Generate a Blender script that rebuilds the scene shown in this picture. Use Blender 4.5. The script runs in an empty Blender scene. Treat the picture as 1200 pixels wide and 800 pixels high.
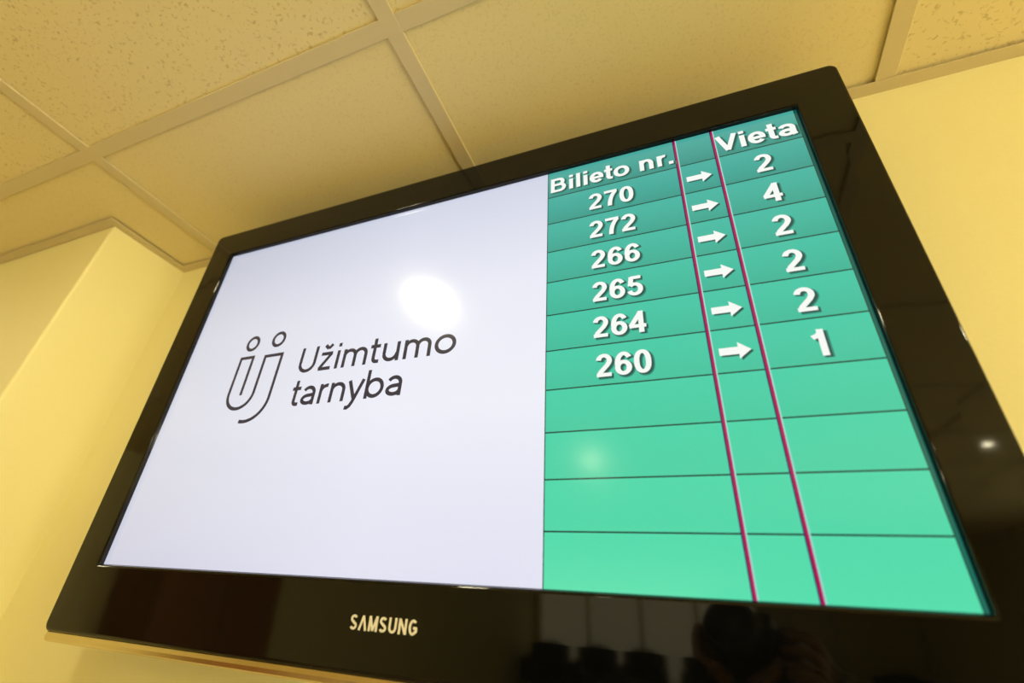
import bpy, bmesh, math, random
from mathutils import Vector, Matrix
random.seed(4)
COL=bpy.context.scene.collection
bpy.context.scene.view_settings.view_transform='Standard'
bpy.context.scene.view_settings.look='None'

# ------------------------------------------------------------ helpers
def lin(c):
    out=[]
    for v in c[:3]:
        v=v/255.0
        out.append(v/12.92 if v<=0.04045 else ((v+0.055)/1.055)**2.4)
    return (out[0],out[1],out[2],1.0)

def mat(name, base, rough=0.5, metal=0.0, spec=0.5, coat=0.0, coat_rough=0.03, bump=None):
    m=bpy.data.materials.new(name); m.use_nodes=True
    nt=m.node_tree; b=nt.nodes['Principled BSDF']
    b.inputs['Base Color'].default_value=base
    b.inputs['Roughness'].default_value=rough
    b.inputs['Metallic'].default_value=metal
    b.inputs['Specular IOR Level'].default_value=spec
    b.inputs['Coat Weight'].default_value=coat
    b.inputs['Coat Roughness'].default_value=coat_rough
    if bump:
        scale,strength,var=bump
        g=nt.nodes.new('ShaderNodeNewGeometry')
        n=nt.nodes.new('ShaderNodeTexNoise'); n.inputs['Scale'].default_value=scale; n.inputs['Detail'].default_value=3
        nt.links.new(g.outputs['Position'],n.inputs['Vector'])
        bp=nt.nodes.new('ShaderNodeBump'); bp.inputs['Strength'].default_value=strength; bp.inputs['Distance'].default_value=0.002
        nt.links.new(n.outputs['Fac'],bp.inputs['Height']); nt.links.new(bp.outputs['Normal'],b.inputs['Normal'])
        if var:
            mx=nt.nodes.new('ShaderNodeMix'); mx.data_type='RGBA'
            mx.inputs['A'].default_value=base
            mx.inputs['B'].default_value=(base[0]*(1-var),base[1]*(1-var),base[2]*(1-var),1)
            nt.links.new(n.outputs['Fac'],mx.inputs['Factor']); nt.links.new(mx.outputs['Result'],b.inputs['Base Color'])
    return m

SCREEN_ROUGH=0.155
RH=0.498/11
def screen_mat(name, stops, axis='Z', rng=(-0.249,0.249), strength=1.0, rows=False, side=False):
    """an LCD surface: semi matte dark glass that emits a colour; stops = [(position, rgb)] along the local axis"""
    m=bpy.data.materials.new(name); m.use_nodes=True
    nt=m.node_tree; b=nt.nodes['Principled BSDF']; L=nt.links.new
    b.inputs['Base Color'].default_value=(0.004,0.004,0.005,1)
    b.inputs['Roughness'].default_value=SCREEN_ROUGH
    b.inputs['Specular IOR Level'].default_value=0.5
    b.inputs['Emission Strength'].default_value=strength
    if len(stops)==1:
        b.inputs['Emission Color'].default_value=lin(stops[0][1])
    else:
        tc=nt.nodes.new('ShaderNodeTexCoord'); sp=nt.nodes.new('ShaderNodeSeparateXYZ')
        mr=nt.nodes.new('ShaderNodeMapRange'); mr.inputs['From Min'].default_value=rng[0]; mr.inputs['From Max'].default_value=rng[1]
        cr=nt.nodes.new('ShaderNodeValToRGB')
        L(tc.outputs['Object'],sp.inputs[0]); L(sp.outputs[axis],mr.inputs['Value'])
        L(mr.outputs['Result'],cr.inputs['Fac'])
        el=cr.color_ramp.elements
        el[0].position=stops[0][0]; el[0].color=lin(stops[0][1])
        el[1].position=stops[-1][0]; el[1].color=lin(stops[-1][1])
        for p,c in stops[1:-1]:
            e=el.new(p); e.color=lin(c)
        out=cr.outputs['Color']
        if rows:   # every cell of the displayed table is a soft gradient, stronger in the upper rows
            def mth(op,a,b_=None):
                n=nt.nodes.new('ShaderNodeMath'); n.operation=op
                for i,v in enumerate((a,b_)):
                    if v is None: continue
                    if isinstance(v,(int,float)): n.inputs[i].default_value=v
                    else: L(v,n.inputs[i])
                return n.outputs[0]
            fr=mth('FRACT',mth('DIVIDE',mth('SUBTRACT',0.249,sp.outputs['Z']),RH))
            k=mth('MULTIPLY',mth('POWER',fr,1.6),mth('MULTIPLY',mr.outputs['Result'],0.40))
            fac=mth('SUBTRACT',1.10,k)
            mx=nt.nodes.new('ShaderNodeVectorMath'); mx.operation='SCALE'
            L(out,mx.inputs[0]); L(fac,mx.inputs['Scale']); out=mx.outputs[0]
        if side:   # the panel's own brightness falls off a little toward its left edge
            m2=nt.nodes.new('ShaderNodeMapRange'); m2.inputs['From Min'].default_value=-0.443; m2.inputs['From Max'].default_value=-0.05
            m2.inputs['To Min'].default_value=0.86; m2.inputs['To Max'].default_value=1.04
            L(sp.outputs['X'],m2.inputs['Value'])
            mx=nt.nodes.new('ShaderNodeVectorMath'); mx.operation='SCALE'
            L(out,mx.inputs[0]); L(m2.outputs['Result'],mx.inputs['Scale']); out=mx.outputs[0]
        L(out,b.inputs['Emission Color'])
    return m

def mesh_obj(name, verts, faces, material, parent=None, smooth=False, mats=None, mat_idx=None):
    me=bpy.data.meshes.new(name); me.from_pydata([tuple(v) for v in verts],[],faces)
    if mats:
        for mm in mats: me.materials.append(mm)
        if mat_idx:
            for p,i in zip(me.polygons,mat_idx): p.material_index=i
    else: me.materials.append(material)
    if smooth:
        for p in me.polygons: p.use_smooth=True
    me.update()
    o=bpy.data.objects.new(name,me); COL.objects.link(o)
    if parent: o.parent=parent
    return o

def bm_obj(name,bm,material,parent=None,smooth=False):
    me=bpy.data.meshes.new(name); bm.normal_update(); bm.to_mesh(me); bm.free()
    me.materials.append(material)
    if smooth:
        for p in me.polygons: p.use_smooth=True
    o=bpy.data.objects.new(name,me); COL.objects.link(o)
    if parent: o.parent=parent
    return o

def add_box(bm,x0,x1,y0,y1,z0,z1,bevel=0.0,seg=2,M=None):
    r=bmesh.ops.create_cube(bm,size=1.0)
    vs=r['verts']
    for v in vs:
        v.co=Vector(((x0+x1)/2+v.co.x*(x1-x0),(y0+y1)/2+v.co.y*(y1-y0),(z0+z1)/2+v.co.z*(z1-z0)))
    if bevel>0:
        es=list({e for v in vs for e in v.link_edges})
        rb=bmesh.ops.bevel(bm,geom=es,offset=bevel,segments=seg,profile=0.5,affect='EDGES')
        vs=list({v for f in rb['faces'] for v in f.verts}|{v for v in vs if v.is_valid})
    if M is not None:
        for v in vs: v.co=M@v.co
    return vs

def box(name,x0,x1,y0,y1,z0,z1,material,parent=None,bevel=0.0,M=None):
    bm=bmesh.new(); add_box(bm,x0,x1,y0,y1,z0,z1,bevel,2,M)
    return bm_obj(name,bm,material,parent)

def add_lathe(bm,profile,n=40,M=None):
    """profile [(r,z)] round the z axis"""
    rings=[]
    for r,z in profile:
        if r<1e-6: rings.append([bm.verts.new((0,0,z))])
        else: rings.append([bm.verts.new((r*math.cos(2*math.pi*k/n),r*math.sin(2*math.pi*k/n),z)) for k in range(n)])
    for a,b in zip(rings,rings[1:]):
        for k in range(n):
            q=[]
            for v in (a[k%len(a)],a[(k+1)%n%len(a)],b[(k+1)%n%len(b)],b[k%len(b)]):
                if v not in q: q.append(v)
            if len(q)>2: bm.faces.new(q)
    if M is not None:
        for r in rings:
            for v in r: v.co=M@v.co
    return rings

def empty(name,loc=(0,0,0),label=None,cat=None,group=None,rot=(0,0,0)):
    o=bpy.data.objects.new(name,None); COL.objects.link(o); o.location=loc; o.rotation_euler=rot
    o.empty_display_size=0.05
    if label: o['label']=label
    if cat: o['category']=cat
    if group: o['group']=group
    return o
def structure(o): o['kind']='structure'; return o

# ------------------------------------------------------------ measures
Z0=2.09                      # height of the middle of the screen above the floor
ZC=Z0+0.3626                 # ceiling
WALLY=0.090                  # wall the television hangs on
PIERX,PIERY=-0.766,-0.070    # projecting wall on the left
XL,XR,YB=-3.02,2.98,-9.5

# ------------------------------------------------------------ materials
WALL=mat('yellow_wall_paint',(0.885,0.81,0.43,1),rough=0.6,spec=0.3,bump=(260,0.10,0.04))
FLOORM=mat('floor_linoleum',(0.62,0.52,0.36,1),rough=0.35,bump=(30,0.05,0.2))
GRIDM=mat('grid_enamel',(0.655,0.555,0.335,1),rough=0.5,bump=(300,0.03,0.05))
TRIMM=mat('perimeter_trim_enamel',(0.63,0.53,0.32,1),rough=0.5,bump=(300,0.03,0.05))

def tile_mat(name,speckled):
    m=bpy.data.materials.new(name); m.use_nodes=True
    nt=m.node_tree; b=nt.nodes['Principled BSDF']; b.inputs['Roughness'].default_value=0.9; b.inputs['Specular IOR Level'].default_value=0.15
    g=nt.nodes.new('ShaderNodeNewGeometry')
    n=nt.nodes.new('ShaderNodeTexNoise'); nt.links.new(g.outputs['Position'],n.inputs['Vector'])
    cr=nt.nodes.new('ShaderNodeValToRGB'); nt.links.new(n.outputs['Fac'],cr.inputs['Fac'])
    e=cr.color_ramp.elements
    base=(0.775,0.665,0.375,1)
    if speckled:
        n.inputs['Scale'].default_value=205; n.inputs['Detail'].default_value=2.0; n.inputs['Distortion'].default_value=0.6
        e[0].position=0.29; e[0].color=(0.60,0.49,0.25,1); e[1].position=0.41; e[1].color=base
    else:
        n.inputs['Scale'].default_value=330; n.inputs['Detail'].default_value=3
        e[0].position=0.28; e[0].color=(0.70,0.59,0.32,1); e[1].position=0.46; e[1].color=base
    nt.links.new(cr.outputs['Color'],b.inputs['Base Color'])
    bp=nt.nodes.new('ShaderNodeBump'); bp.inputs['Strength'].default_value=0.12; bp.inputs['Distance'].default_value=0.001
    nt.links.new(cr.outputs['Color'],bp.inputs['Height']); nt.links.new(bp.outputs['Normal'],b.inputs['Normal'])
    return m
TILE_S=tile_mat('pinholed_mineral_tile',True)
TILE_F=tile_mat('fine_grained_mineral_tile',False)

# ------------------------------------------------------------ the room
structure(box('floor',XL-.1,XR+.1,YB-.1,0.3,-0.05,0.0,FLOORM))
structure(box('wall_front',PIERX,XR,WALLY,0.3,0,ZC,WALL))
structure(box('wall_left',XL,PIERX,PIERY,0.3,0,ZC,WALL,bevel=0.004))
structure(box('wall_far_left',XL-.1,XL,YB,0.3,0,ZC,WALL))
structure(box('wall_right',XR,XR+.1,YB,0.3,0,ZC,WALL))
structure(box('wall_rear',XL-.1,XR+.1,YB-.1,YB,0,ZC,WALL))

ceil=structure(box('ceiling',XL-.1,XR+.1,YB-.1,0.3,ZC+.04,ZC+.09,TILE_F))
gx=[-3.02,-2.42,-1.82,-1.22,-0.62,-0.005,0.578,1.178,1.778,2.378,2.98]
gy=[-0.205-0.6*k for k in range(0,16)]
rows=[(gy[0],0.30),(gy[1],gy[0]),(gy[2],gy[1])]
for ri,(ya,yb) in enumerate(rows):
    for xa,xb in zip(gx,gx[1:]):
        sp = ri>0 or xa>0.5
        box('ceiling_tile',xa+.0025,xb-.0025,ya+.0025,yb-.0025,ZC+.0035,ZC+.018,TILE_S if sp else TILE_F,ceil,bevel=0.001)
box('ceiling_tile_field',XL,XR,YB,gy[2]-.0025,ZC+.0035,ZC+.018,TILE_S,ceil)
def bar(x0,x1,y0,y1,along):
    bm=bmesh.new(); w=0.0116
    if along=='x':
        add_box(bm,x0,x1,y0-w,y0+w,ZC,ZC+.003,0.0006,1); add_box(bm,x0,x1,y0-.001,y0+.001,ZC+.003,ZC+.035)
    else:
        add_box(bm,x0-w,x0+w,y0,y1,ZC-.0002,ZC+.003,0.0006,1); add_box(bm,x0-.001,x0+.001,y0,y1,ZC+.003,ZC+.035)
    bm_obj('grid_bar',bm,GRIDM,ceil)
for y in gy: bar(XL,XR,y,y,'x')
for x in gx[1:-1]: bar(x,x,YB,0.3,'y')
t=.018
structure(box('trim_1',PIERX,XR,WALLY-t,WALLY,ZC-.0022,ZC-.0004,TRIMM))
structure(box('trim_2',XL,PIERX+t,PIERY-t,PIERY,ZC-.0022,ZC-.0004,TRIMM))
structure(box('trim_3',PIERX,PIERX+t,PIERY,WALLY-t,ZC-.0022,ZC-.0004,TRIMM))
WHITE=mat('door_enamel',(0.75,0.72,0.62,1),rough=0.4,bump=(60,0.02,0.04))
door=structure(box('door_1',0.95,1.85,YB,YB+.04,0,2.05,WHITE,bevel=.003))
box('door_frame',0.87,0.95,YB,YB+.06,0,2.13,WHITE,door); box('door_frame',1.85,1.93,YB,YB+.06,0,2.13,WHITE,door)
box('door_frame',0.95,1.85,YB,YB+.06,2.05,2.13,WHITE,door)
STEEL=mat('brushed_steel',(0.6,0.58,0.54,1),rough=0.3,metal=1.0,bump=(90,0.02,0))
box('door_handle',1.02,1.14,YB+.06,YB+.075,1.03,1.05,STEEL,door,bevel=.004)

# added fill: glowing panes framed as windows at right, a dimmer one at rear
def glow(name,s):
    m=bpy.data.materials.new(name); m.use_nodes=True
    b=m.node_tree.nodes['Principled BSDF']; b.inputs['Base Color'].default_value=(0.7,0.65,0.5,1)
    b.inputs['Emission Color'].default_value=(1.0,0.89,0.52,1); b.inputs['Emission Strength'].default_value=s
    return m
GLOW=glow('sunlit_blind',8.4); DIM=glow('dim_corridor_glass',1.1)
for wi,(ya,yb) in enumerate(((-2.3,-0.6),(-4.3,-2.6))):
    wn=structure(box('window_%d'%(wi+1),XR-.012,XR-.004,ya,yb,0.55,2.05,GLOW))  # added emissive pane, lights ceiling and walls from the side
    for (a,b2,c,d) in ((ya-.06,ya,.49,2.11),(yb,yb+.06,.49,2.11),(ya,yb,.49,.55),(ya,yb,2.05,2.11),((ya+yb)/2-.03,(ya+yb)/2+.03,.55,2.05)):
        box('window_frame',XR-.05,XR,a,b2,c,d,WHITE,wn)
wn=structure(box('window_3',-2.9,0.8,YB+.004,YB+.012,0.35,2.08,DIM))  # added glowing panel, brightens the rear as backdrop for the chairs
for x in (-2.9,-1.98,-1.05,-0.13,0.8):
    box('window_frame',x-.03,x+.03,YB,YB+.05,0.29,2.14,WALL,wn)
for z in (0.32,2.11): box('window_frame',-2.87,0.77,YB,YB+.05,z-.03,z+.03,WALL,wn)

# ------------------------------------------------------------ ceiling lamps
LAMP=bpy.data.materials.new('lamp_diffuser'); LAMP.use_nodes=True
b=LAMP.node_tree.nodes['Principled BSDF']; b.inputs['Base Color'].default_value=(0.8,0.8,0.8,1)
b.inputs['Emission Color'].default_value=(1.0,0.89,0.58,1); b.inputs['Emission Strength'].default_value=170
RING=mat('lamp_ring_enamel',(0.75,0.7,0.6,1),rough=0.4,bump=(200,0.02,0.03))
bm=bmesh.new(); add_lathe(bm,[(0.048,-.002),(0.049,-.005),(0.054,-.006),(0.058,-.004),(0.060,0.0),(0.048,0.0),(0.048,-.002)],48)
ring0=bm_obj('lamp_ring',bm,RING,None,True)
bm=bmesh.new(); add_lathe(bm,[(0.0,-.0095),(0.02,-.009),(0.038,-.0075),(0.048,-.004)],48)
bmesh.ops.recalc_face_normals(bm,faces=bm.faces)
for f in bm.faces:
    f.normal_update()
    if f.normal.z>0: f.normal_flip()
dif0=bm_obj('lamp_diffuser',bm,LAMP,None,True)
first=True
for i,(x,y,lab,sc) in enumerate([(-0.285,-0.415,'round glowing ceiling downlight nearest the television, above its white half',0.80),
    (-1.75,-0.55,'round glowing ceiling downlight in front of the projecting left wall',1.10),  # added lamp, brightens the front of the projecting wall
    (1.45,-0.50,'round glowing ceiling downlight by the wall to the right of the television',1.05),  # added lamp, brightens the wall right of the television
    (-0.27,-2.2,'round glowing ceiling downlight second from the television, left row',0.80),
    (1.48,-2.2,'round glowing ceiling downlight second from the television, right row',0.28)]):
    e=empty('ceiling_lamp',(x,y,ZC+.0035),lab,'ceiling lamp','round ceiling downlights')
    e.scale=(sc,sc,1)
    for s in (ring0,dif0):
        c=s if first else s.copy()
        if not first: COL.objects.link(c)
        c.parent=e
    first=False

# ------------------------------------------------------------ the television
TILT=math.radians(1.9669)
tv=empty('television',(0,0,Z0),'large glossy black television with white and green display, high on the yellow wall','television',rot=(TILT,0,0))
BEZ=mat('glossy_black_bezel',(0.0022,0.0022,0.0022,1),rough=0.05,spec=0.35,bump=(12,0.01,0))
BACK=mat('matt_black_plastic',(0.012,0.011,0.010,1),rough=0.45,bump=(400,0.08,0))
CHROME=mat('champagne_metal_strip',(0.80,0.70,0.48,1),rough=0.16,metal=1.0,bump=(80,0.01,0))
CREAM=mat('printed_lettering_silver',(0.86,0.84,0.76,1),rough=0.35,bump=(80,0.01,0))
def rrect(x0,x1,z0,z1,r,y,n=8):
    pts=[]
    for cx,cz,a0 in ((x1-r,z1-r,0),(x0+r,z1-r,90),(x0+r,z0+r,180),(x1-r,z0+r,270)):
        for k in range(n+1):
            a=math.radians(a0+90*k/n); pts.append(Vector((cx+r*math.cos(a),y,cz+r*math.sin(a))))
    return pts
OX0,OX1,OZ0,OZ1=-0.4965,0.4940,-0.3255,0.3020
IX0,IX1,IZ0,IZ1=-0.4432,0.4432,-0.2492,0.2492
def lo(u,y,r):   # u 0 outer .. 1 inner
    return rrect(OX0+(IX0-OX0)*u,OX1+(IX1-OX1)*u,OZ0+(IZ0-OZ0)*u,OZ1+(IZ1-OZ1)*u,r,y)
loops=[lo(0.03,0.034,0.008),lo(0.0,0.028,0.009),lo(0.0,-0.0015,0.009),lo(0.010,-0.0042,0.0088),lo(0.03,-0.0056,0.0084),lo(0.06,-0.0060,0.008),
       lo(0.5,-0.0062,0.005),lo(0.955,-0.0060,0.0025),lo(0.98,-0.0055,0.0020),lo(0.99,-0.0040,0.0018),lo(1.0,0.0008,0.0015)]
verts=[];faces=[]
n=len(loops[0])
for L in loops: verts+=L
for i in range(len(loops)-1):
    for k in range(n):
        a=i*n+k;b2=i*n+(k+1)%n
        faces.append((a,a+n,b2+n,b2))
bz=mesh_obj('bezel',verts,faces,BEZ,tv,True)
bmx=bmesh.new(); bmx.from_mesh(bz.data); bmesh.ops.recalc_face_normals(bmx,faces=bmx.faces); bmx.to_mesh(bz.data); bmx.free()
for i,p in enumerate(bz.data.polygons):
    if i//n in (5,6): p.use_smooth=False
# housing behind
bm=bmesh.new(); add_box(bm,-0.485,0.483,0.03,0.052,-0.315,0.292,0.012,3); add_box(bm,-0.36,0.36,0.05,0.068,-0.25,0.20,0.008,3)
bm_obj('rear_housing',bm,BACK,tv)
box('wall_bracket',-0.22,0.22,0.066,0.079,-0.12,0.12,STEEL,tv,bevel=.002)
# light metal strip under the bezel, with rounded ends
prof=[(0.0045,-0.0005),(0.001,-0.0042),(-0.003,-0.0052),(-0.0070,-0.0042),(-0.0092,-0.0005),(-0.0098,0.006),(-0.008,0.024),(0.004,0.024)]
xs=[(-0.4940,0.35),(-0.4925,0.75),(-0.488,1.0),(0.4855,1.0),(0.490,0.75),(0.4915,0.35)]
verts=[];faces=[]
for x,s in xs:
    for z,y in prof: verts.append((x,y*s+0.006*(1-s),-0.3265+(z+0.003)*s-0.003))
m_=len(prof)
for i in range(len(xs)-1):
    for k in range(m_): faces.append((i*m_+k,i*m_+(k+1)%m_,(i+1)*m_+(k+1)%m_,(i+1)*m_+k))
faces.append(tuple(range(m_-1,-1,-1))); faces.append(tuple((len(xs)-1)*m_+k for k in range(m_)))
st=mesh_obj('bottom_strip',verts,faces,CHROME,tv,False); st['label']='champagne coloured metal strip'

# ---- glyphs: centre line strokes, capital height 1
def E(cx,cy,rx,ry,a0,a1,n=18):
    return [(cx+rx*math.cos(math.radians(a0+(a1-a0)*k/n)),cy+ry*math.sin(math.radians(a0+(a1-a0)*k/n))) for k in range(n+1)]
def O(cx,cy,rx,ry,p=2.0,n=36):
    out=[]
    for k in range(n+1):
        a=2*math.pi*k/n; c,s=math.cos(a),math.sin(a)
        out.append((cx+rx*math.copysign(abs(c)**(2/p),c),cy+ry*math.copysign(abs(s)**(2/p),s)))
    return out
BOLD={
 '0':(.776,[O(.388,.5,.232,.422,2.25)]),
 '1':(.776,[[(.46,0),(.46,1.0)],[(.46,.86),(.36,.755),(.19,.69)]]),
 '2':(.776,[E(.388,.700,.225,.222,174,-28)+[(.52,.49),(.36,.33),(.24,.21),(.18,.09)],[(.07,.083),(.68,.083)]]),
 '4':(.776,[[(.53,0),(.53,1.0)],[(.52,.92),(.14,.37),(.11,.30)],[(.04,.305),(.73,.305)]]),
 '5':(.776,[[(.22,.915),(.66,.915)],[(.255,.96),(.185,.50)],E(.375,.330,.245,.252,140,-162)]),
 '6':(.776,[O(.395,.320,.232,.242),E(.425,.50,.262,.422,190,36)]),
 '7':(.776,[[(.07,.915),(.71,.915)],[(.65,.90),(.50,.70),(.40,.48),(.345,.25),(.325,0)]]),
 'B':(1.008,[[(.19,0),(.19,1)],[(.15,.915),(.52,.915)]+E(.55,.72,.19,.195,90,-90,12)+[(.15,.525)],[(.5,.525)]+E(.59,.305,.225,.22,90,-90,12)+[(.15,.085)]]),
 'i':(.388,[[(.194,0),(.194,.724)],[(.194,.83),(.194,1)]]),
 'l':(.388,[[(.194,0),(.194,1)]]),
 'e':(.776,[E(.388,.362,.255,.285,0,322,26),[(.16,.350),(.745,.350)]]),
 't':(.465,[[(.225,.98),(.225,.24)]+E(.335,.21,.11,.13,180,270,6)+[(.44,.080)],[(.02,.650),(.44,.650)]]),
 'o':(.853,[O(.427,.362,.288,.285,2.1)]),
 'n':(.853,[[(.20,0),(.20,.724)],E(.430,.415,.225,.235,172,0,14)+[(.655,0)]]),
 'r':(.543,[[(.20,0),(.20,.724)],E(.44,.415,.24,.235,172,74,10)]),
 '.':(.388,[[(.194,0),(.194,.20)]]),
 'V':(.931,[[(.10,1),(.465,.02)],[(.83,1),(.465,.02)]]),
 'a':(.776,[E(.38,.48,.230,.170,165,0,12)+[(.610,.12),(.65,0)],O(.355,.210,.220,.140)]),
 ' ':(.388,[]),
 'S':(.83,[E(.40,.725,.25,.185,25,262,18)+E(.40,.275,.265,.185,85,-158,18)]),
 'A':(.90,[[(.10,0),(.45,.97)],[(.80,0),(.45,.97)]]),
 'M':(1.02,[[(.14,0),(.14,1)],[(.88,0),(.88,1)],[(.16,.97),(.51,.05)],[(.86,.97),(.51,.05)]]),
 'U':(.90,[[(.15,1),(.15,.36)]+E(.45,.36,.30,.27,180,360,14)+[(.75,1)]]),
 'N':(.90,[[(.14,0),(.14,1)],[(.76,0),(.76,1)],[(.16,.95),(.74,.05)]]),
 'G':(.92,[E(.46,.5,.31,.41,45,322,24)+[(.77,.26),(.77,.47)],[(.48,.46),(.85,.46)]]),
}
THIN={
 'U':(.90,[[(.13,1),(.13,.36)]+E(.43,.365,.30,.30,180,360,18)+[(.73,1)]]),
 'ž':(.64,[[(.07,.64),(.53,.64)],[(.50,.64),(.09,.07)],[(.06,.065),(.55,.065)],[(.16,.99),(.31,.84)],[(.31,.84),(.46,.99)]]),
 'i':(.29,[[(.145,0),(.145,.70)],[(.145,.85),(.145,.99)]]),
 'm':(1.10,[[(.13,0),(.13,.70)],E(.34,.43,.21,.205,180,0,14)+[(.55,0)],E(.76,.43,.21,.205,180,0,14)+[(.97,0)]]),
 't':(.46,[[(.19,.94),(.19,.19)]+E(.31,.18,.12,.115,180,270,6)+[(.41,.065)],[(.03,.64),(.40,.64)]]),
 'u':(.77,[[(.12,.70),(.12,.30)]+E(.36,.305,.24,.24,180,360,14),[(.62,.70),(.62,0)]]),
 'o':(.82,[O(.41,.35,.30,.285)]),
 'a':(.72,[E(.33,.43,.23,.205,150,0,12)+[(.56,0)],E(.34,.205,.24,.14,90,270,12)+[(.46,.085),(.56,.17)],[(.34,.345),(.56,.36)]]),
 'r':(.47,[[(.13,0),(.13,.70)],E(.37,.41,.24,.225,180,80,10)]),
 'n':(.78,[[(.13,0),(.13,.70)],E(.38,.41,.25,.225,180,0,14)+[(.63,0)]]),
 'y':(.66,[[(.05,.70),(.33,.04)],[(.61,.70),(.30,-.06),(.22,-.19),(.13,-.245),(.03,-.235)]]),
 'b':(.84,[[(.13,0),(.13,1)],O(.43,.35,.29,.285)]),
}
def ribbon(pts,w,verts,faces,y,wh=None):
    """w = thickness of upright strokes, wh = thickness of level strokes"""
    if wh is None: wh=w
    closed = (abs(pts[0][0]-pts[-1][0])+abs(pts[0][1]-pts[-1][1]))<1e-7
    P=[Vector((a,b_)) for a,b_ in pts]
    if closed: P=P[:-1]
    N=len(P); base=len(verts)
    for i in range(N):
        if closed: d1=(P[i]-P[i-1]); d2=(P[(i+1)%N]-P[i])
        else:
            d1=P[i]-P[i-1] if i>0 else P[1]-P[0]
            d2=P[i+1]-P[i] if i<N-1 else P[i]-P[i-1]
        if d1.length<1e-9: d1=d2
        if d2.length<1e-9: d2=d1
        d1=d1.normalized(); d2=d2.normalized(); t_=(d1+d2)
        t_=t_.normalized() if t_.length>1e-6 else d1
        nn=Vector((-t_.y,t_.x)); k=1.0/max(0.68,nn.dot(Vector((-d1.y,d1.x))))
        verts.append((P[i].x+nn.x*w/2*k,y,P[i].y+nn.y*wh/2*k)); verts.append((P[i].x-nn.x*w/2*k,y,P[i].y-nn.y*wh/2*k))
    M_=N if closed else N-1
    for i in range(M_):
        a=base+2*i; c=base+2*((i+1)%N)
        faces.append((a,a+1,c+1,c))
def face_front(verts,faces):
    ff=[]
    for f in faces:
        p0,p1,p2=[Vector(verts[k]) for k in f[:3]]
        ff.append(f if (p1-p0).cross(p2-p0).y<0 else tuple(reversed(f)))
    return ff
def layout(s,font,w,tracking=0.0):
    x=0; out=[]
    for ch in s:
        adv,st_=font[ch]
        for q in st_: out.append([(px+x,pz) for px,pz in q])
        x+=adv+tracking
    xs_=[p[0] for q in out for p in q]
    return out,min(xs_)-w/2,max(xs_)+w/2
def text(name,s,font,x0,x1,zb,cap,w,y,material,parent,shadow=None,tracking=0.0,xscale=None,center=None,wh=None):
    if wh is None: wh=w
    strokes,a,b_=layout(s,font,w,tracking)
    if xscale is None: sx=(x1-x0)/(b_-a)
    else:
        sx=xscale
        x0=center-(b_-a)*sx/2
    verts=[];faces=[];idx=[]
    if shadow:
        for li,(g,ox,oz,yy) in enumerate(((1.45,.0021,-.0020,.00014),(1.05,.0019,-.0018,.00009))):
            k0=len(faces)
            for q in strokes:
                ribbon([((p[0]-a)*sx+x0+ox,p[1]*cap+zb+oz) for p in q],w*cap*g,verts,faces,y+yy,wh*cap*g)
            idx+=[1+li]*(len(faces)-k0)
    for j,q in enumerate(strokes):
        ribbon([((p[0]-a)*sx+x0,p[1]*cap+zb) for p in q],w*cap,verts,faces,y-0.000004*j,wh*cap)
    idx+= [0]*(len(faces)-len(idx))
    return mesh_obj(name,verts,face_front(verts,faces),material,parent,mats=[material]+(list(shadow) if shadow else []),mat_idx=idx)
def quad(name,x0,x1,z0,z1,y,material,parent):
    return mesh_obj(name,[(x0,y,z0),(x1,y,z0),(x1,y,z1),(x0,y,z1)],[(0,1,2,3)],material,parent)

S_DARK=screen_mat('lcd_black',[(0,(10,22,22))])
S_WHITE=screen_mat('lcd_white',[(0,(220,221,238)),(0.35,(233,234,245)),(0.65,(228,230,242)),(1,(203,208,226))],side=True)
S_GREEN=screen_mat('lcd_green',[(0,(80,212,166)),(0.25,(66,202,162)),(0.55,(60,188,160)),(0.85,(62,170,156)),(1,(70,162,152))],rows=True)
S_EDGE=screen_mat('lcd_table_edge',[(0,(20,108,94)),(1,(12,86,80))])
S_LINE=screen_mat('lcd_row_line',[(0,(14,60,50))])
S_MAG=screen_mat('lcd_magenta',[(0,(178,8,80))])
S_RED=screen_mat('lcd_blue_fringe',[(0,(44,22,92))])
S_PINK=screen_mat('lcd_pale_fringe',[(0,(160,214,214))])
S_TXT=screen_mat('lcd_text_white',[(0,(244,248,244))])
S_SH1=screen_mat('lcd_text_shadow_edge',[(0,(42,136,120))])
S_SH2=screen_mat('lcd_text_shadow',[(0,(20,84,76))])
S_INK=screen_mat('lcd_logo_ink',[(0,(52,50,62))])

scr=box('screen',IX0-.006,IX1+.006,0.0009,0.012,IZ0-.006,IZ1+.006,S_DARK,tv)
quad('white_panel',-0.443,0.1468,-0.249,0.249,0.0006,S_WHITE,scr)
quad('table_panel',0.1474,0.4398,-0.249,0.249,0.0006,S_GREEN,scr)
quad('table_margin',0.4405,0.443,-0.249,0.249,0.0006,S_EDGE,scr)
quad('panel_divider',0.1466,0.1476,-0.249,0.249,0.0005,S_LINE,scr)
for k in range(1,11):
    z=0.249-RH*k
    quad('row_line',0.1476,0.4400,z-.0007,z+.0007,0.00047,S_LINE,scr)
for x in (0.3096,0.3524):
    verts=[];faces=[];idx=[]
    for j,(a,b_) in enumerate(((-.0021,-.0009),(-.0009,.0012),(.0012,.0024))):
        k=len(verts); verts+=[(x+a,.00046,-.249),(x+b_,.00046,-.249),(x+b_,.00046,.249),(x+a,.00046,.249)]; faces.append((k,k+1,k+2,k+3)); idx.append(j)
    mesh_obj('column_line',verts,faces,None,scr,mats=[S_RED,S_MAG,S_PINK],mat_idx=idx)
quad('table_edge_line',0.4398,0.4406,-0.249,0.249,0.00046,S_LINE,scr)
YT=0.0003
SH=(S_SH1,S_SH2)
text('table_heading','Bilieto nr.',BOLD,0.1500,0.3055,0.2118,0.0250,0.212,YT,S_TXT,scr,SH,wh=0.165)
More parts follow.
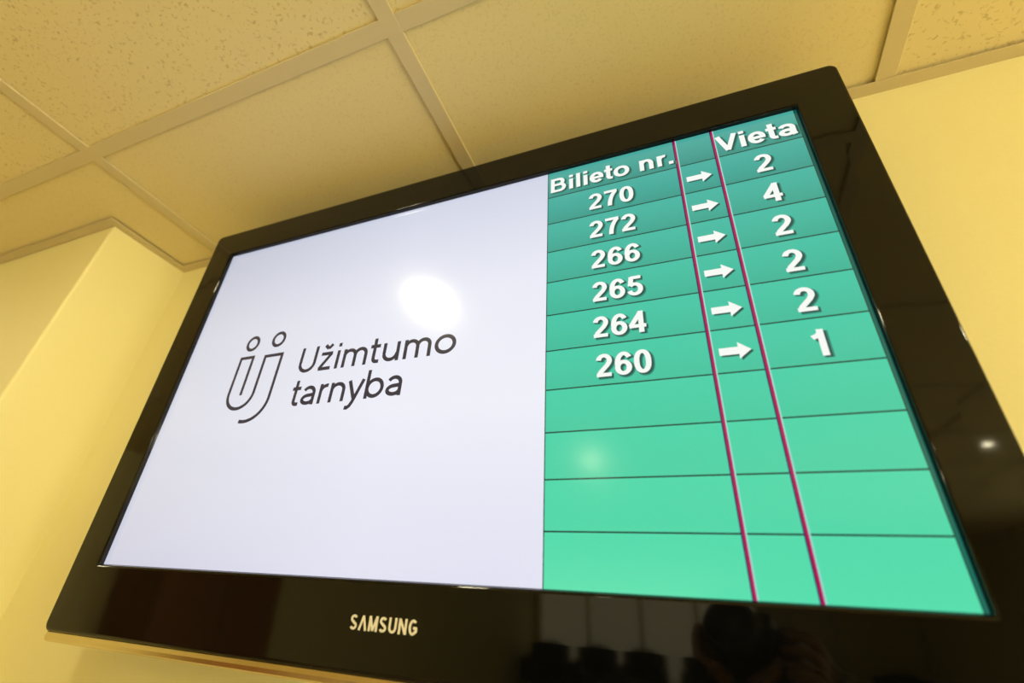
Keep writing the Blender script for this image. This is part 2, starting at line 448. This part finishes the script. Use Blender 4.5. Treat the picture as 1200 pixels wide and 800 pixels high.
text('table_heading','Vieta',BOLD,0.3545,0.4375,0.2110,0.0260,0.212,YT,S_TXT,scr,SH,wh=0.165)
for i,(a,b_) in enumerate((('270','2'),('272','4'),('266','2'),('265','2'),('264','2'),('260','1'))):
    zc=0.249-RH*(i+1.5)-0.0012
    text('ticket_number',a,BOLD,0,0,zc-.0128,0.0255,0.205,YT,S_TXT,scr,SH,xscale=0.0245,center=0.2268,wh=0.16)
    text('place_number',b_,BOLD,0,0,zc-.0140,0.0260,0.205,YT,S_TXT,scr,SH,xscale=0.0255,center=0.3960,wh=0.16)
    verts=[];faces=[];idx=[]
    for j,(ox,oz,yy) in enumerate(((.0018,-.0018,YT+.00008),(0,0,YT))):
        k=len(verts); cx=0.3298+ox; cz=zc+oz
        verts+=[(cx-.0135,yy,cz-.0038),(cx+.0030,yy,cz-.0038),(cx+.0030,yy,cz+.0038),(cx-.0135,yy,cz+.0038),
                (cx+.0030,yy,cz-.0085),(cx+.0138,yy,cz),(cx+.0030,yy,cz+.0085)]
        faces+=[(k,k+1,k+2,k+3),(k+4,k+5,k+6)]; idx+=[1-j]*2
    mesh_obj('row_arrow',verts,faces,None,scr,mats=[S_TXT,S_SH2],mat_idx=idx)
# logo
text('logo_lettering','Užimtumo',THIN,-0.2075,0.0350,-0.0085,0.0385,0.130,YT,S_INK,scr)
text('logo_lettering','tarnyba',THIN,-0.2070,-0.0325,-0.0560,0.0385,0.130,YT,S_INK,scr)
verts=[];faces=[]
def rib(p): ribbon(p,0.0050,verts,faces,YT-0.000004*len(faces)/20)
rib(O(-.3116,.0525,.0105,.0105)); rib(O(-.2610,.0530,.0105,.0105))
rib([(-.325,.029),(-.325,-.028)]+E(-.3010,-.028,.0240,.023,180,360,18)+[(-.277,.027)])
rib([(-.301,.029),(-.301,-.031)]); rib([(-.3274,.029),(-.2986,.029)]); rib([(-.2794,.027),(-.2426,.027)])
rib([(-.2450,.027),(-.2450,-.038)]+E(-.2790,-.038,.034,.033,0,-104,18))
mesh_obj('logo_emblem',verts,face_front(verts,faces),S_INK,scr)
# maker's lettering on the lower bezel
text('maker_lettering','SAMSUNG',BOLD,-0.0385,0.0345,-0.2912,0.0122,0.200,-0.0067,CREAM,bz,tracking=0.12,wh=0.175)

# ------------------------------------------------------------ seating seen only as reflections
CHB=mat('black_upholstery',(0.008,0.007,0.008,1),rough=0.7,bump=(500,0.2,0.1))
def make_chair():
    e=empty('armchair')
    box('seat',-.30,.30,-.28,.30,.30,.45,CHB,e,bevel=.03)
    verts=[];faces=[]
    L=[rrect(-.33+d,.33-d,.40+d,1.06-d,.27-d*.5,y,10) for d,y in ((.03,-.36),(.005,-.345),(0,-.31),(.005,-.265),(.03,-.25))]
    nn=len(L[0])
    for q in L: verts+=q
    for i in range(len(L)-1):
        for k in range(nn): faces.append((i*nn+k,i*nn+(k+1)%nn,(i+1)*nn+(k+1)%nn,(i+1)*nn+k))
    faces.append(tuple(range(nn-1,-1,-1))); faces.append(tuple((len(L)-1)*nn+k for k in range(nn)))
    mesh_obj('backrest',verts,faces,CHB,e)
    for s in (-1,1):
        box('armrest',s*.30-.05,s*.30+.05,-.28,.30,.28,.66,CHB,e,bevel=.03)
        for yy in (-.26,.26):
            bm=bmesh.new(); add_lathe(bm,[(0,0),(.014,0),(.020,.29),(0,.29)],16,Matrix.Translation((s*.26,yy,0))); bm_obj('leg',bm,STEEL,e,True)
    return e
chair0=make_chair()
labs=['black upholstered armchair farthest left in the row before the glazed partition','black upholstered armchair second from the left before the glazed partition',
      'black upholstered armchair in the middle of the row before the glazed partition','black upholstered armchair left of the white door','black upholstered armchair right of the white door']
for i,x in enumerate((-2.5,-1.7,-0.95,-0.05,2.4)):
    if i==0: e=chair0
    else:
        e=chair0.copy(); COL.objects.link(e)
        for ch in list(chair0.children):
            c=ch.copy(); COL.objects.link(c); c.parent=e
    e.location=(x,-8.5,0); e['label']=labs[i]; e['category']='chair'; e['group']='black armchairs in a row'
WOOD=mat('brown_wood_veneer',(0.34,0.14,0.04,1),rough=0.4,bump=(14,0.05,0.4))
cab=empty('cupboard',(-2.80,-2.1,0),'tall brown wooden cupboard standing against the far left wall','cupboard')
box('body',-.21,.18,-.45,.45,0,1.86,WOOD,cab,bevel=.004)
for s in (-1,1):
    d=box('door',.18,.20,min(s*.005,s*.445),max(s*.005,s*.445),.06,1.82,WOOD,cab,bevel=.003)
    box('handle',.20,.215,s*.05-.006,s*.05+.006,.9,1.05,STEEL,d,bevel=.003)

# ------------------------------------------------------------ viewpoint frame
CP=Vector((0.28594,-0.42959,Z0-0.2730))
r_=Vector((0.927003,0.368499,0.06981)); u_=Vector((0.136474,-0.504796,0.852383)); f_=Vector((-0.349342,0.780634,0.518238))

# photographer whose dark shape shows in the lower bezel
CF=Matrix(((r_.x,f_.x,u_.x,CP.x),(r_.y,f_.y,u_.y,CP.y),(r_.z,f_.z,u_.z,CP.z),(0,0,0,1)))   # local: x right, y forward, z up
BLK=mat('camera_black_plastic',(0.01,0.01,0.01,1),rough=0.5,bump=(600,0.1,0))
pc=empty('camera',CP-f_*0.12-u_*0.06,'black camera with a wide lens held up to the face of the photographer','camera')
pc_inv=Matrix.Translation(-pc.location)
bm=bmesh.new(); add_box(bm,-.070,.070,-.150,-.098,-.050,.045,.010,3,pc_inv@CF); add_box(bm,-.028,.028,-.150,-.095,.040,.068,.008,3,pc_inv@CF); add_box(bm,.040,.072,-.110,-.075,-.050,.035,.010,3,pc_inv@CF)
bm_obj('camera_body',bm,BLK,pc)
bm=bmesh.new(); add_lathe(bm,[(0,-.100),(.033,-.100),(.033,-.055),(.039,-.050),(.039,-.016),(.036,-.012),(.031,-.012),(.029,-.022),(0,-.018)],40,pc_inv@CF@Matrix.Rotation(-math.pi/2,4,'X')); bm_obj('lens_barrel',bm,BLK,pc,True)

def skin_obj(name,chains,material,parent,sub=2):
    verts=[];edges=[];rad=[];roots=[]
    for ch in chains:
        prev=None
        for it in ch:
            if isinstance(it,int): prev=it; continue
            p,r=it; verts.append(tuple(p)); rad.append(r); i=len(verts)-1
            if prev is None: roots.append(i)
            else: edges.append((prev,i))
            prev=i
    me=bpy.data.meshes.new(name); me.from_pydata(verts,edges,[]); me.materials.append(material)
    o=bpy.data.objects.new(name,me); COL.objects.link(o)
    if parent: o.parent=parent
    m1=o.modifiers.new('Skin','SKIN'); m1.use_smooth_shade=True
    sv=me.skin_vertices[0].data
    for i,r in enumerate(rad):
        sv[i].radius=(r,r) if not isinstance(r,tuple) else r
        sv[i].use_root = i in roots
    m2=o.modifiers.new('Sub','SUBSURF'); m2.levels=sub; m2.render_levels=sub
    return o
SKIN=mat('skin',(0.30,0.16,0.10,1),rough=0.6,bump=(200,0.05,0.05))
CLO=mat('dark_jacket_cloth',(0.012,0.012,0.016,1),rough=0.9,bump=(600,0.2,0.1))
TRO=mat('dark_trouser_cloth',(0.02,0.022,0.03,1),rough=0.85,bump=(600,0.2,0.1))
HAIR=mat('brown_hair',(0.05,0.03,0.015,1),rough=0.6,bump=(300,0.4,0.3))
per=empty('person',(0.38,-0.72,0),'person in dark jacket and trousers holding a black camera up to the face','person')
o_=Vector((0.38,-0.72,0)); R2=Vector((0.93,0.37,0)).normalized(); F2=Vector((-0.37,0.93,0)).normalized(); UZ=Vector((0,0,1))
def W(a,b,c): return R2*a+F2*b+UZ*c           # person space (Empty at origin of feet)
def CL(a,b,c): return (CF@Vector((a,b,c)))-o_  # camera space -> person space
head_c=CL(0.0,-0.262,-0.015)
sh_z=1.54
rh=CL(.098,-.128,-.03); lh=CL(-.012,-.075,-.086)
rw=rh+CL(.045,-.05,-.045)-CL(0,0,0); lw=lh+CL(-.055,-.055,-.035)-CL(0,0,0)
rs,ls=W(.19,-.03,sh_z),W(-.19,-.03,sh_z); re,le=W(.39,.03,1.66),W(-.34,.08,1.63)
bodych=[
 [(W(0,-.02,.98),.13),(W(0,-.03,1.14),.125),(W(0,-.04,1.34),.135),(W(0,-.05,1.49),.11),(W(0,-.04,1.58),.055),(head_c-UZ*.07,.058),(head_c,.086),(head_c+UZ*.07,.065)],
 [3,(rs,.06),(re,.042),(rw,.028),(rh,.024)],
 [3,(ls,.06),(le,.042),(lw,.028),(lh,.024)],
 [0,(W(.10,0,.88),.095),(W(.115,.02,.50),.058),(W(.12,-.01,.10),.040),(W(.12,.04,.05),.04),(W(.13,.14,.04),.032)],
 [0,(W(-.10,0,.88),.095),(W(-.115,.02,.50),.058),(W(-.12,-.01,.10),.040),(W(-.12,.04,.05),.04),(W(-.13,.14,.04),.032)],
]
fing=[]
for k,l in enumerate((.95,1.05,1.0,.8)):   # right hand closes round the camera grip
    z=.012-.021*k
    fing.append([(CL(.090,-.12,z-.01),.011),(CL(.092,-.080,z),.009),(CL(.080,-.064,z),.008),(CL(.080-.028*l,-.062,z),.007)])
fing.append([(CL(.088,-.14,-.01),.012),(CL(.080,-.164,.005),.009),(CL(.052,-.168,.018),.008)])
for k,l in enumerate((.95,1.05,1.0,.8)):   # left hand cradles the lens
    y=-.030-.020*k
    fing.append([(CL(-.02,y,-.062),.011),(CL(-.048,y,-.045),.009),(CL(-.054,y,-.015),.009),(CL(-.054+.004,y,-.015+.025*l),.008)])
fing.append([(CL(.0,-.085,-.064),.012),(CL(.040,-.070,-.045),.010),(CL(.052,-.060,-.020),.009)])
skin_obj('body',bodych+fing,SKIN,per)
def blob(name,c,sx,sy,sz,material,parent):
    bm=bmesh.new(); bmesh.ops.create_uvsphere(bm,u_segments=20,v_segments=12,radius=1.0)
    Q=Matrix(((r_.x,f_.x,u_.x),(r_.y,f_.y,u_.y),(r_.z,f_.z,u_.z)))
    for v in bm.verts: v.co=Q@Vector((v.co.x*sx,v.co.y*sy,v.co.z*sz))+c
    return bm_obj(name,bm,material,parent,True)
EYE=mat('eye_white',(0.7,0.68,0.62,1),rough=0.2,bump=(50,0.01,0)); LIP=mat('lips',(0.42,0.16,0.13,1),rough=0.5,bump=(100,0.02,0))
hq=lambda a,b,c: head_c+r_*a+f_*b+u_*c
for s in (-1,1):
    blob('eye',hq(s*.031,.076,.012),.013,.010,.009,EYE,per); blob('ear',hq(s*.088,-.005,.0),.010,.018,.030,SKIN,per)
blob('nose',hq(0,.088,-.012),.012,.014,.022,SKIN,per); blob('mouth',hq(0,.078,-.050),.024,.010,.007,LIP,per)
blob('hair',hq(0,-.022,.030),.094,.098,.092,HAIR,per)
jk=[
 [(W(0,-.02,.92),.165),(W(0,-.03,1.14),.155),(W(0,-.04,1.34),.170),(W(0,-.05,1.49),.130),(W(0,-.05,1.57),.078)],
 [3,(rs,.085),(re,.064),(rw+(re-rw)*.10,.042)],
 [3,(ls,.085),(le,.064),(lw+(le-lw)*.10,.042)],
]
skin_obj('jacket',jk,CLO,per)
tr=[[(W(0,-.01,.98),.15),(W(.10,0,.86),.115),(W(.115,.02,.50),.085),(W(.12,-.01,.07),.075)],[0,(W(-.10,0,.86),.115),(W(-.115,.02,.50),.085),(W(-.12,-.01,.07),.075)]]
skin_obj('trousers',tr,TRO,per)
for s in (-1,1):
    bm=bmesh.new(); add_box(bm,-.05,.05,-.10,.19,0,.085,.03,4)
    for v in bm.verts: v.co=W(s*.125+v.co.x,v.co.y,v.co.z)
    bm_obj('shoe',bm,BLK,per,True)

# ------------------------------------------------------------ camera and world
cd=bpy.data.cameras.new('view_camera'); cam=bpy.data.objects.new('view_camera',cd); COL.objects.link(cam)
cd.sensor_width=36; cd.lens=555.636/1200*36; cd.shift_x=(600-588.53)/1200; cd.shift_y=-(400-387.0)/1200; cd.clip_start=0.003
cd.dof.use_dof=True; cd.dof.focus_distance=0.56; cd.dof.aperture_fstop=3.0
M=Matrix(((r_.x,u_.x,-f_.x,CP.x),(r_.y,u_.y,-f_.y,CP.y),(r_.z,u_.z,-f_.z,CP.z),(0,0,0,1)))
cam.matrix_world=M
bpy.context.scene.camera=cam
w=bpy.data.worlds.new('world'); bpy.context.scene.world=w; w.use_nodes=True
w.node_tree.nodes['Background'].inputs[0].default_value=(1,0.85,0.55,1); w.node_tree.nodes['Background'].inputs[1].default_value=0.05
